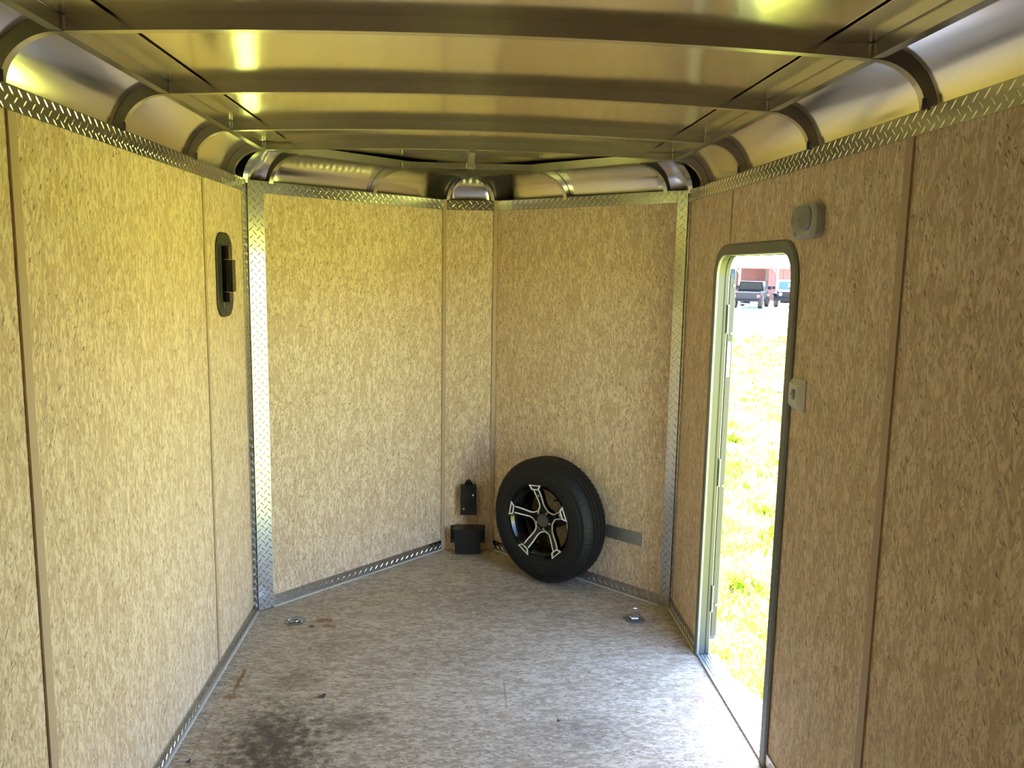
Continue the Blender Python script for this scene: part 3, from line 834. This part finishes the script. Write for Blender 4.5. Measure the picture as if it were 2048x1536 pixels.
def wheel_bracket():
    r = empty('wheel_bracket', FVR.p(0.4, 0.30, 0))
    tag(r, 'grey steel mounting strap on the wall behind the spare wheel', 'bracket')
    pl = MB().bprism(FVR, rect(0.182, 0.283, 0.86, 0.352), 0.0008, 0.0045, 0.001).build('strap', 'bracket', r)
    for u in (0.205, 0.84):
        MB().disc(FVR, u, 0.318, 0.0055, 0.0046, 0.008, 10, 0.0015).build('screw', 'chrome', pl)
    MB().prism(FVR, rect(WS - 0.03, 0.290, WS + 0.03, 0.345), 0.0046, 0.118).build('post', 'header', r)
wheel_bracket()

# ------------------------------------------------------------------ boxes on the nose wall
def nose_boxes():
    r = empty('breakaway_switch_box', FN.p(0.16, 0.22, 0))
    tag(r, 'slim upright black plastic box with two bright screws, on the nose wall', 'box')
    u0, u1, v0, v1 = 0.112, 0.204, 0.232, 0.408
    MB().bprism(FN, rect(u0, v0, u1, v1), 0.001, 0.048, 0.002).build('body', 'blackplastic', r)
    lid = MB().bprism(FN, rect(u0 - 0.002, v0 - 0.001, u1 + 0.002, v1 - 0.006), 0.0485, 0.058, 0.003).build('lid', 'blackplastic', r)
    for u, v in ((u1 - 0.019, v1 - 0.055), (u0 + 0.018, v0 + 0.037)):
        s = MB().disc(FN, u, v, 0.0065, 0.0582, 0.0615, 12, 0.002).build('screw', 'chrome', lid)
    uc = (u0 + u1) / 2
    for nm, pts in (('mounting_tab', [(uc - 0.026, v1), (uc + 0.026, v1), (uc + 0.012, v1 + 0.024), (uc, v1 + 0.029), (uc - 0.012, v1 + 0.024)]),
                    ('mounting_tab', [(uc + 0.016, v0), (uc - 0.016, v0), (uc - 0.008, v0 - 0.012), (uc, v0 - 0.014), (uc + 0.008, v0 - 0.012)])):
        tb = MB().prism(FN, pts, 0.001, 0.006).build(nm, 'blackplastic', r)
        vv = v1 + 0.018 if pts[0][1] == v1 else v0 - 0.008
        MB().disc(FN, uc, vv, 0.003, 0.006, 0.008, 8, 0.001).build('screw', 'header', tb)
    r = empty('battery_box', FN.p(0.16, 0, 0))
    tag(r, 'squat black plastic battery box low on the nose wall, near the floor', 'box')
    u0, u1, v0, v1 = 0.076, 0.236, 0.004, 0.142
    D = 0.10
    k = [(0.006, 0), (-0.0, 0)]
    # body tapers slightly to the floor
    mb = MB(); a = 0.006
    vs_ = [FN.p(u0 + a, v0, 0.001), FN.p(u1 - a, v0, 0.001), FN.p(u1 - a, v0, D - 0.004), FN.p(u0 + a, v0, D - 0.004), FN.p(u0, v1, 0.001), FN.p(u1, v1, 0.001), FN.p(u1, v1, D), FN.p(u0, v1, D)]
    mb.add(vs_, [(0, 1, 2, 3), (4, 5, 6, 7), (0, 1, 5, 4), (1, 2, 6, 5), (2, 3, 7, 6), (3, 0, 4, 7)]); mb.build('body', 'blackplastic', r)
    lfr = Fr(FN.p(0, v1 + 0.0005, 0), (1, 0, 0), (0, 0, 1), Vector((0, -1, 0)))
    MB().bprism(lfr, rect(u0 - 0.004, 0.001, u1 + 0.004, D + 0.005), 0.0, 0.014, 0.004).build('lid', 'blackplastic', r)
    for s, uu in ((-1, u0), (1, u1)):
        fl = MB().bprism(FN, rect(min(uu, uu + s * 0.024), 0.045, max(uu, uu + s * 0.024), 0.150), 0.001, 0.010, 0.002).build('side_flange', 'blackplastic', r)
        for v in (0.060, 0.135):
            MB().disc(FN, uu + s * 0.012, v, 0.0045, 0.0102, 0.013, 8, 0.001).build('screw', 'steel', fl)
nose_boxes()

# ------------------------------------------------------------------ floor tie-downs
def tie_down(x, y, upright, label):
    r = empty('tie_down_ring', (x, y, 0.0005))
    tag(r, label, 'tie-down', 'floor tie-down rings')
    fr = Fr((x, y, 0), (1, 0, 0), (0, 0, 1), Vector((0, 1, 0)))
    R = 0.054; k = 8; a0 = math.pi / 8 + 0.12
    # octagonal flange with a dished centre
    vs_, fs = [], []
    def ring(rad, z, n=24, oct_=False):
        out = []
        for i in range(n):
            a = a0 + 2 * math.pi * i / n
            rr = rad
            if oct_:
                m_ = (a - a0 + math.pi / 8) % (math.pi / 4) - math.pi / 8; rr = rad * math.cos(math.pi / 8) / math.cos(math.pi / 8 - abs(m_)) if False else rad * math.cos(math.pi / 8) / math.cos(((a - a0) % (math.pi / 4)) - math.pi / 8)
            out.append(fr.p(rr * math.cos(a), rr * math.sin(a), z))
        return out
    rings = [ring(R, 0.0005, oct_=True), ring(R, 0.003, oct_=True), ring(0.039, 0.0042), ring(0.034, 0.0035), ring(0.028, 0.0012), ring(0.001, 0.0011)]
    for rg in rings: vs_ += rg
    for j in range(len(rings) - 1):
        fs += [(j * 24 + i, j * 24 + (i + 1) % 24, j * 24 + 24 + (i + 1) % 24, j * 24 + 24 + i) for i in range(24)]
    mb = MB(); mb.add(vs_, fs); mb.build('plate', 'steel', r, smooth=True)
    # strap that holds the ring
    sw = 0.017
    pts = [(x, y + 0.022, 0.004), (x, y + 0.010, 0.008), (x, y + 0.006, 0.014), (x, y - 0.004, 0.016), (x, y - 0.010, 0.012), (x, y - 0.012, 0.006), (x, y - 0.022, 0.004)]
    MB().sweep(pts, [(-sw, -0.0015), (sw, -0.0015), (sw, 0.0015), (-sw, 0.0015)]).build('strap', 'steel', r, smooth=True)
    # ring: D shape hinged in the strap
    base = Vector((x, y - 0.002, 0.010)); w = 0.026
    d = Vector((0, 0.10, 0.995)) if upright else Vector((0, -0.985, 0.17)); d.normalize()
    pts = [base + Vector((-w * 0.9, 0, 0)), base + Vector((w * 0.9, 0, 0))]
    Lr = 0.030
    arc = [base + Vector((w * math.cos(t), 0, 0)) + d * (0.016 + Lr * math.sin(t)) for t in np.linspace(0, math.pi, 13)]
    loop = [base + Vector((-w * 0.5, 0, 0)), base, base + Vector((w * 0.5, 0, 0)), base + Vector((w * 0.95, 0, 0)) + d * 0.004] + arc + [base + Vector((-w * 0.95, 0, 0)) + d * 0.004]
    MB().tube(loop, 0.0042, 8, closed=True, up=(0, d.z, -d.y)).build('ring', 'chrome', r, smooth=True)
    for i in (1, 3, 5, 7):
        a = a0 + math.pi / 8 + i * math.pi / 4
        MB().disc(fr, 0.045 * math.cos(a), 0.045 * math.sin(a), 0.004, 0.003, 0.0058, 8, 0.001).build('bolt', 'steel', r)
tie_down(-0.822, -0.108, False, 'steel floor tie-down with its ring lying flat, beside the brown smear')
tie_down(0.820, -0.118, True, 'steel floor tie-down with its ring standing upright, near the door')

# ------------------------------------------------------------------ dome light and switch
def fixtures():
    r = empty('dome_light', FR_.p(-1.39, 1.85, 0))
    tag(r, 'small unlit plastic dome light high on the right wall above the door', 'light')
    fr = FR_
    MB().bprism(fr, rrect(-1.478, 1.800, -1.302, 1.903, 0.030, 6), 0.001, 0.034, 0.009).build('base', 'white', r, smooth=True)
    MB().bprism(fr, rrect(-1.462, 1.822, -1.325, 1.896, 0.034, 6), 0.0335, 0.043, 0.005).build('lens', 'lens', r, smooth=True)
    sw = MB().disc(fr, -1.345, 1.813, 0.008, 0.034, 0.038, 14, 0.001).build('push_button', 'white', r)
    MB().bprism(fr, rect(-1.400, 1.853, -1.380, 1.857), 0.0431, 0.046, 0.001).build('rocker', 'chrome', r)
    r = empty('light_switch', FR_.p(-1.38, 1.27, 0))
    tag(r, 'pale plastic light switch on the right wall beside the door frame', 'switch')
    y0, y1, z0, z1 = -1.432, -1.338, 1.268, 1.366
    k = [(y0, z0), (y1, z0), (y1, z1), (y0, z1)]; c = 0.016
    ki = [(y0 + c * 1.3, z0 + c), (y1 - c * 0.4, z0 + c), (y1 - c * 0.4, z1 - c), (y0 + c * 1.3, z1 - c)]
    mb = MB(); vs_ = [fr.p(u, v, 0.001) for u, v in k] + [fr.p(u, v, 0.004) for u, v in k] + [fr.p(u, v, 0.020) for u, v in ki]
    fs = [(0, 1, 2, 3), (8, 9, 10, 11)] + [(a * 4 + i, a * 4 + (i + 1) % 4, a * 4 + 4 + (i + 1) % 4, a * 4 + 4 + i) for a in (0, 1) for i in range(4)]
    mb.add(vs_, fs); pl = mb.build('plate', 'switchwhite', r)
    MB().bprism(fr, rect(-1.392, 1.302, -1.374, 1.334), 0.0202, 0.0222, 0.0006).build('toggle_slot', 'lens', r)
    MB().bprism(fr, rect(-1.387, 1.316, -1.379, 1.327), 0.0223, 0.032, 0.002).build('toggle', 'switchwhite', r)
fixtures()

# ------------------------------------------------------------------ vent on the left wall
def vent():
    r = empty('sidewall_vent', FL.p(-0.37, 1.47, 0))
    tag(r, 'long black plastic sidewall vent with raised flap, on the left wall', 'vent')
    u0, u1, v0, v1 = -0.486, -0.268, 1.472, 1.820
    pts = rrect(u0, v0, u1, v1, 0.072, 6)
    MB().bprism(FL, pts, 0.001, 0.008, 0.003).build('plate', 'ventgrey', r)
    # end ramps of the duct
    for s in (1, -1):
        z0, z1 = (1.765, 1.790) if s > 0 else (1.510, 1.535)
        MB().bprism(FL, rect(-0.420, z0, -0.330, z1), 0.0081, 0.012, 0.003).build('duct_end', 'blackplastic', r)
    MB().bprism(FL, rect(-0.424, 1.5352, -0.392, 1.7648), 0.0081, 0.036, 0.002).build('duct', 'glossblack', r)
    MB().bprism(FL, rect(-0.3915, 1.5352, -0.335, 1.7648), 0.0081, 0.022, 0.002).build('louvre', 'blackplastic', r)
    f = MB().bprism(FL, rect(-0.427, 1.578, -0.378, 1.708), 0.0363, 0.050, 0.002).build('flap', 'glossblack', r)
    for z in (1.576, 1.7085):
        MB().bprism(FL, rect(-0.430, z, -0.405, z + 0.0015), 0.012, 0.0502, 0.0004).build('hinge_pin', 'chrome', f)
vent()

# ------------------------------------------------------------------ litter
def dry_leaf(name, x, y, s, rot, label, lobes=5):
    mb = MB(); n = 22; vs_ = [(0, 0, 0.35 * s)]
    for i in range(n):
        a = 2 * math.pi * i / n
        rr = s * (0.62 + 0.38 * abs(math.cos(a * lobes / 2)) ** 1.5) * (0.85 + 0.3 * random.random())
        vs_.append((rr * math.cos(a) * 1.1, rr * math.sin(a) * 0.85, s * (0.10 + 0.22 * math.sin(2 * a + 1) + 0.15 * random.random()) + 0.12 * s))
    cr, sr = math.cos(rot), math.sin(rot)
    zmin = min(v[2] for v in vs_)
    P = [(x + v[0] * cr - v[1] * sr, y + v[0] * sr + v[1] * cr, v[2] - zmin + 0.0012) for v in vs_]
    mb.add(P, [(0, 1 + i, 1 + (i + 1) % n) for i in range(n)])
    o = mb.build(name, 'leafdry')
    md = o.modifiers.new('thick', 'SOLIDIFY'); md.thickness = 0.0008
    return tag(o, label, 'leaf')
dry_leaf('dried_leaf', -0.575, -0.808, 0.016, 0.4, 'small curled dark dried leaf lying beside the big grease stain')
dry_leaf('dried_leaf', -0.955, -1.225, 0.009, 1.1, 'tiny dark leaf crumb at the foot of the left baseboard', 3)
dry_leaf('dried_leaf', 0.345, -1.005, 0.008, 2.1, 'tiny dark leaf crumb mid-floor, level with the door', 3)
dry_leaf('dried_leaf', 0.39, -1.33, 0.009, 0.7, 'tiny dark leaf crumb in the right foreground of the floor', 3)

# ------------------------------------------------------------------ outdoors: grass
def grass():
    n = 90000
    # density falls with distance; region seen through the door and well to both sides
    t = rng.random(n) ** 1.7
    y = -1.6 + t * 27.0
    k = 0.12 + rng.random(n) * 0.62
    x = -0.025 + k * (y + 3.85)
    near = np.arange(n) < 9000
    x = np.where(near, 1.42 + rng.random(n) * 2.2, x); y = np.where(near, -3.0 + rng.random(n) * 4.0, y)
    keep = (x > 1.38) & ~((x < 0.2 + 1.3) & (y < -0.1) & (x < 1.40)) & (y < 23.5)
    x, y = x[keep], y[keep]; n = len(x)
    dist = np.hypot(x, y + 3.85)
    cl = np.array([noise.noise((a * 1.9, b * 1.9, 0.3)) for a, b in zip(x, y)])
    cl = np.where(np.hypot(x - 5.86, y - 10.75) < 0.3, -2.0, cl)
    k2 = rng.random(n) < np.clip(0.72 + 1.3 * cl, np.where(cl < -1.5, 0.0, 0.15), 1.0)
    x, y, dist, cl = x[k2], y[k2], dist[k2], cl[k2]; n = len(x)
    h = (0.045 + 0.075 * rng.random(n)) * (1 + 0.5 * cl)
    w = (0.004 + 0.006 * rng.random(n)) * (0.7 + dist * 0.09)
    a = rng.random(n) * 2 * np.pi; b = rng.random(n) * 2 * np.pi; ln = h * (0.5 + 0.9 * rng.random(n))
    dx, dy = np.cos(a) * w, np.sin(a) * w
    bx, by = np.cos(b) * ln, np.sin(b) * ln
    V = np.zeros((n, 5, 3))
    V[:, 0] = np.stack([x - dx, y - dy, np.full(n, GZ)], 1); V[:, 1] = np.stack([x + dx, y + dy, np.full(n, GZ)], 1)
    V[:, 2] = np.stack([x + dx * .9 + bx * .35, y + dy * .9 + by * .35, GZ + h * .65], 1); V[:, 3] = np.stack([x - dx * .9 + bx * .35, y - dy * .9 + by * .35, GZ + h * .65], 1)
    V[:, 4] = np.stack([x + bx, y + by, GZ + h], 1)
    me = bpy.data.meshes.new('grass_blades')
    base = np.arange(n) * 5
    me.vertices.add(n * 5); me.vertices.foreach_set('co', V.reshape(-1))
    loops = np.stack([base, base + 1, base + 2, base + 3, base + 3, base + 2, base + 4], 1).reshape(-1)
    me.loops.add(len(loops)); me.loops.foreach_set('vertex_index', loops)
    me.polygons.add(n * 2)
    st = np.stack([np.arange(n) * 7, np.arange(n) * 7 + 4], 1).reshape(-1)
    me.polygons.foreach_set('loop_start', st)
    me.update(calc_edges=True); me.validate()
    tag(link('grass_blades', me, 'blade'), 'short sunlit yellow-green grass outside the side door', 'grass', kind='stuff')
grass()

def field_stone():
    bm = bmesh.new(); bmesh.ops.create_icosphere(bm, subdivisions=2, radius=1)
    for v in bm.verts:
        k = 1 + 0.35 * noise.noise(v.co * 1.7); v.co = Vector((v.co.x * 0.20 * k, v.co.y * 0.12 * k, v.co.z * 0.10 * k))
    me = bpy.data.meshes.new('stone'); bm.to_mesh(me); bm.free()
    o = link('field_stone', me, 'stone'); o.location = (5.86, 10.75, GZ + 0.10)
    tag(o, 'small grey stone lying alone in the bright grass', 'stone')
field_stone()

# ------------------------------------------------------------------ outdoors: shed and two vehicles
M['barnred'] = simple('barn_red', (0.13, 0.05, 0.047), 0.7, scale=3)
M['barngrey'] = simple('barn_grey', (0.06, 0.05, 0.055), 0.7, scale=3)
M['roofwhite'] = simple('white_roof', (0.78, 0.78, 0.78), 0.45)
M['postwhite'] = simple('white_post', (0.74, 0.74, 0.74), 0.5)
M['carblack'] = simple('car_black', (0.009, 0.009, 0.012), 0.45, spec=0.08)
M['cargrey'] = simple('car_grey', (0.014, 0.015, 0.019), 0.45, spec=0.08)
M['carwhite'] = simple('car_white', (0.70, 0.71, 0.73), 0.3, coat=0.4)
M['taillight'] = simple('tail_light_red', (0.25, 0.006, 0.006), 0.25)
M['glass'] = simple('blue_tinted_glass', (0.015, 0.04, 0.09), 0.06, spec=0.8)
M['darkglass'] = simple('dark_glass', (0.008, 0.009, 0.012), 0.2, spec=0.1)
M['carrubber'] = simple('car_rubber', (0.010, 0.010, 0.010), 0.8)
M['headlight'] = simple('headlight', (0.75, 0.76, 0.78), 0.15)

def shed():
    G = GZ
    r = empty('shed', (22, 60, G))
    tag(r, 'long low dark red open-fronted shed behind the parked vehicles', 'building')
    x0, x1, y0, y1 = 8.0, 40.0, 58.5, 68.0
    MB().box((x0, y1 - 0.2, G), (x1, y1, G + 2.6)).build('back_wall', 'barngrey', r)
    for a, b, m_ in ((x0, 21.0, 'barngrey'), (24.0, x1, 'barnred')):
        xa = a
        while xa < b - 0.01:
            MB().box((xa + 0.01, y0 + 1.2, G), (min(xa + 0.6, b) - 0.01, y0 + 1.26 + 0.02 * (int(xa * 5) % 2), G + 2.6)).build('siding_panel', m_, r)
            xa += 0.6
    xa = 20.4
    while xa < 24.2:
        MB().box((xa + 0.01, y0 + 3.5, G), (xa + 0.59, y0 + 3.56 + 0.02 * (int(xa * 5) % 2), G + 2.6)).build('siding_panel', 'barnred', r); xa += 0.6
    MB().box((x0 - 0.3, y0 - 0.12, G + 2.50), (x1 + 0.3, y0, G + 2.68)).build('fascia', 'barnred', r)
    rfm = MB(); rfm.add([(x0 - .4, y0 - .3, G + 2.66), (x1 + .4, y0 - .3, G + 2.66), (x1 + .4, y1 + .3, G + 4.9), (x0 - .4, y1 + .3, G + 4.9), (x0 - .4, y0 - .3, G + 2.74), (x1 + .4, y0 - .3, G + 2.74), (x1 + .4, y1 + .3, G + 4.98), (x0 - .4, y1 + .3, G + 4.98)],
                      [(0, 1, 2, 3), (4, 5, 6, 7), (0, 1, 5, 4), (1, 2, 6, 5), (2, 3, 7, 6), (3, 0, 4, 7)])
    rfm.build('roof', 'roofwhite', r)
    x = 12.25
    while x < x1:
        p = MB().box((x - 0.06, y0 - 0.1, G), (x + 0.06, y0 + 0.02, G + 2.5)).build('post', 'postwhite', r)
        MB().sweep([(x, y0 - 0.04, G + 2.1), (x - 0.35, y0 - 0.04, G + 2.5)], [(-0.04, -0.04), (0.04, -0.04), (0.04, 0.04), (-0.04, 0.04)]).build('brace', 'postwhite', p)
        x += 3.0
shed()

class Loc:
    """local frame for a vehicle: x = right, y = forward, z = up"""
    def __init__(s, x, y, rz):
        s.fr = Fr((x, y, GZ + 0.02), (math.cos(rz), math.sin(rz), 0), (0, 0, 1), Vector((-math.sin(rz), math.cos(rz), 0)))
    def p(s, x, y, z): return s.fr.p(x, y, z)
    def box(s, a, b, tx=0.0, ty=0.0):
        """box whose top is inset by tx, ty"""
        v = [s.p(a[0], a[1], a[2]), s.p(b[0], a[1], a[2]), s.p(b[0], b[1], a[2]), s.p(a[0], b[1], a[2]), s.p(a[0] + tx, a[1] + ty, b[2]), s.p(b[0] - tx, a[1] + ty, b[2]), s.p(b[0] - tx, b[1] - ty, b[2]), s.p(a[0] + tx, b[1] - ty, b[2])]
        return MB().add(v, [(0, 1, 2, 3), (4, 5, 6, 7), (0, 1, 5, 4), (1, 2, 6, 5), (2, 3, 7, 6), (3, 0, 4, 7)])
    def wheel(s, x, y, R, W, par):
        fr = Fr(s.p(x, y, R), s.fr.V, s.fr.U, Z3)
        w = MB().lathe(fr, [(R * 0.55, -W / 2), (R * 0.9, -W / 2), (R, -W / 2 + 0.04), (R, W / 2 - 0.04), (R * 0.9, W / 2), (R * 0.55, W / 2)], 24, closed=True).build('wheel', 'carrubber', par, smooth=True)
        MB().lathe(fr, [(0.01, -W * 0.3), (R * 0.56, -W * 0.3), (R * 0.56, W * 0.3), (0.01, W * 0.3)], 16).build('hub', 'cargrey', w)
def vehicles():
    # pickup seen from behind
    c = Loc(17.0, 44.6, math.radians(-27))
    r = empty('pickup_truck', c.p(0, 2.4, 0))
    tag(r, 'dark off-road pickup parked tail-on in front of the shed', 'truck')
    bed = c.box((-0.83, 0.05, 0.52), (0.83, 1.75, 0.98), 0.01, 0.01).build('bed', 'cargrey', r)
    c.box((-0.80, 0.0, 0.56), (0.80, 0.049, 0.97)).build('tailgate', 'cargrey', r)
    c.box((-0.84, 0.0, 0.981), (-0.74, 1.75, 1.03)).build('bed_rail', 'cargrey', r)
    c.box((0.74, 0.0, 0.981), (0.84, 1.75, 1.03)).build('bed_rail', 'cargrey', r)
    c.box((-0.739, 1.68, 0.981), (0.739, 1.76, 1.04)).build('bed_rail', 'cargrey', r)
    for s in (-1, 1):
        c.box((s * 0.70 - 0.09, -0.04, 0.68), (s * 0.70 + 0.09, -0.001, 0.86), 0.01).build('tail_light', 'taillight', r)
    bp = c.box((-0.70, -0.16, 0.44), (0.70, 0.04, 0.54), 0.02, 0.02).build('bumper', 'carblack', r)
    MB().tube([c.p(-0.4, -0.05, 0.36), c.p(-0.2, -0.1, 0.30), c.p(0.25, -0.1, 0.30), c.p(0.42, -0.05, 0.38)], 0.03, 8).build('exhaust', 'steel', r, smooth=True)
    c.box((-0.2, 0.3, 0.24), (0.2, 0.6, 0.44), 0.03).build('differential', 'carblack', r)
    cb = c.box((-0.80, 1.80, 0.52), (0.80, 3.55, 1.10), 0.02, 0.0).build('cab', 'carblack', r)
    c.box((-0.78, 1.82, 1.101), (0.78, 3.35, 1.62), 0.10, 0.06).build('cab_top', 'carblack', r)
    c.box((-0.66, 1.795, 1.14), (0.66, 1.83, 1.54), 0.08).build('rear_window', 'darkglass', r)
    c.box((-0.78, 3.56, 0.52), (0.78, 4.75, 1.06), 0.06, 0.05).build('bonnet', 'carblack', r)
    for s in (-1, 1):
        c.box((s * 0.99 - 0.11, 3.1, 1.12), (s * 0.99 + 0.11, 3.2, 1.34)).build('mirror', 'carblack', r)
        c.wheel(s * 0.76, 0.75, 0.40, 0.28, r); c.wheel(s * 0.76, 4.0, 0.40, 0.28, r)
    # off-roader facing us
    c = Loc(20.85, 47.6, math.radians(-22 + 180))
    r = empty('off_roader', c.p(0, 1.5, 0))
    tag(r, 'off-road car facing the trailer with blue-tinted windscreen, beside the pickup', 'car')
    G = c
    c.box((-0.72, -1.0, 0.60), (0.72, 0.65, 1.02), 0.06, 0.02).build('bonnet', 'carwhite', r)
    c.box((-0.72, 0.651, 0.58), (0.72, 0.72, 1.00), 0.03).build('grille', 'cargrey', r)
    for i in range(7):
        x = -0.30 + i * 0.1
        c.box((x - 0.025, 0.7205, 0.68), (x + 0.025, 0.735, 0.94)).build('grille_slot', 'carblack', r)
    for s in (-1, 1):
        hf = Fr(c.p(s * 0.52, 0.721, 0.84), c.fr.U, c.fr.V, Z3)
        MB().disc(hf, 0, 0, 0.10, 0, 0.03, 16, 0.01).build('headlight', 'headlight', r)
        c.box((s * 0.86 - 0.15, -0.1, 0.80), (s * 0.86 + 0.15, 0.85, 0.90), 0.02, 0.05).build('fender', 'carblack', r)
        c.box((s * 0.98 - 0.10, -0.95, 1.12), (s * 0.98 + 0.10, -0.85, 1.30)).build('mirror', 'carblack', r)
        c.wheel(s * 0.78, 0.30, 0.41, 0.28, r); c.wheel(s * 0.78, -2.3, 0.41, 0.28, r)
    c.box((-0.78, -3.0, 0.55), (0.78, -1.001, 1.06), 0.01).build('body', 'cargrey', r)
    c.box((-0.74, -2.95, 1.061), (0.74, -1.05, 1.66), 0.10, 0.14).build('cabin', 'cargrey', r)
    c.box((-0.72, -2.85, 1.661), (0.72, -1.15, 1.72), 0.05, 0.05).build('roof', 'carwhite', r)
    # windscreen with a white frame, slanted
    def slab(x0, x1, z0, z1, e, nm, mt):
        f = lambda z: -1.045 - (z - 1.06) * 0.23 + 0.03
        v = [c.p(x0, f(z0) + e0, z0) for e0 in (0,)] + [c.p(x1, f(z0), z0), c.p(x1, f(z1), z1), c.p(x0, f(z1), z1)]
        v += [c.p(x0, f(z0) + e, z0), c.p(x1, f(z0) + e, z0), c.p(x1, f(z1) + e, z1), c.p(x0, f(z1) + e, z1)]
        return MB().add(v, [(0, 1, 2, 3), (4, 5, 6, 7), (0, 1, 5, 4), (1, 2, 6, 5), (2, 3, 7, 6), (3, 0, 4, 7)]).build(nm, mt, r)
    wf = slab(-0.74, 0.74, 1.03, 1.70, 0.03, 'windscreen_frame', 'carwhite')
    slab(-0.66, 0.66, 1.10, 1.63, 0.045, 'windscreen', 'glass')
    slab(-0.10, 0.06, 1.28, 1.50, 0.052, 'windscreen_card', 'carwhite')
    c.box((-0.80, 0.74, 0.44), (0.80, 0.92, 0.60), 0.02, 0.02).build('bumper', 'carblack', r)
    c.box((-0.55, 0.3, 0.26), (0.55, 0.45, 0.42), 0.05).build('axle', 'carblack', r)
vehicles()
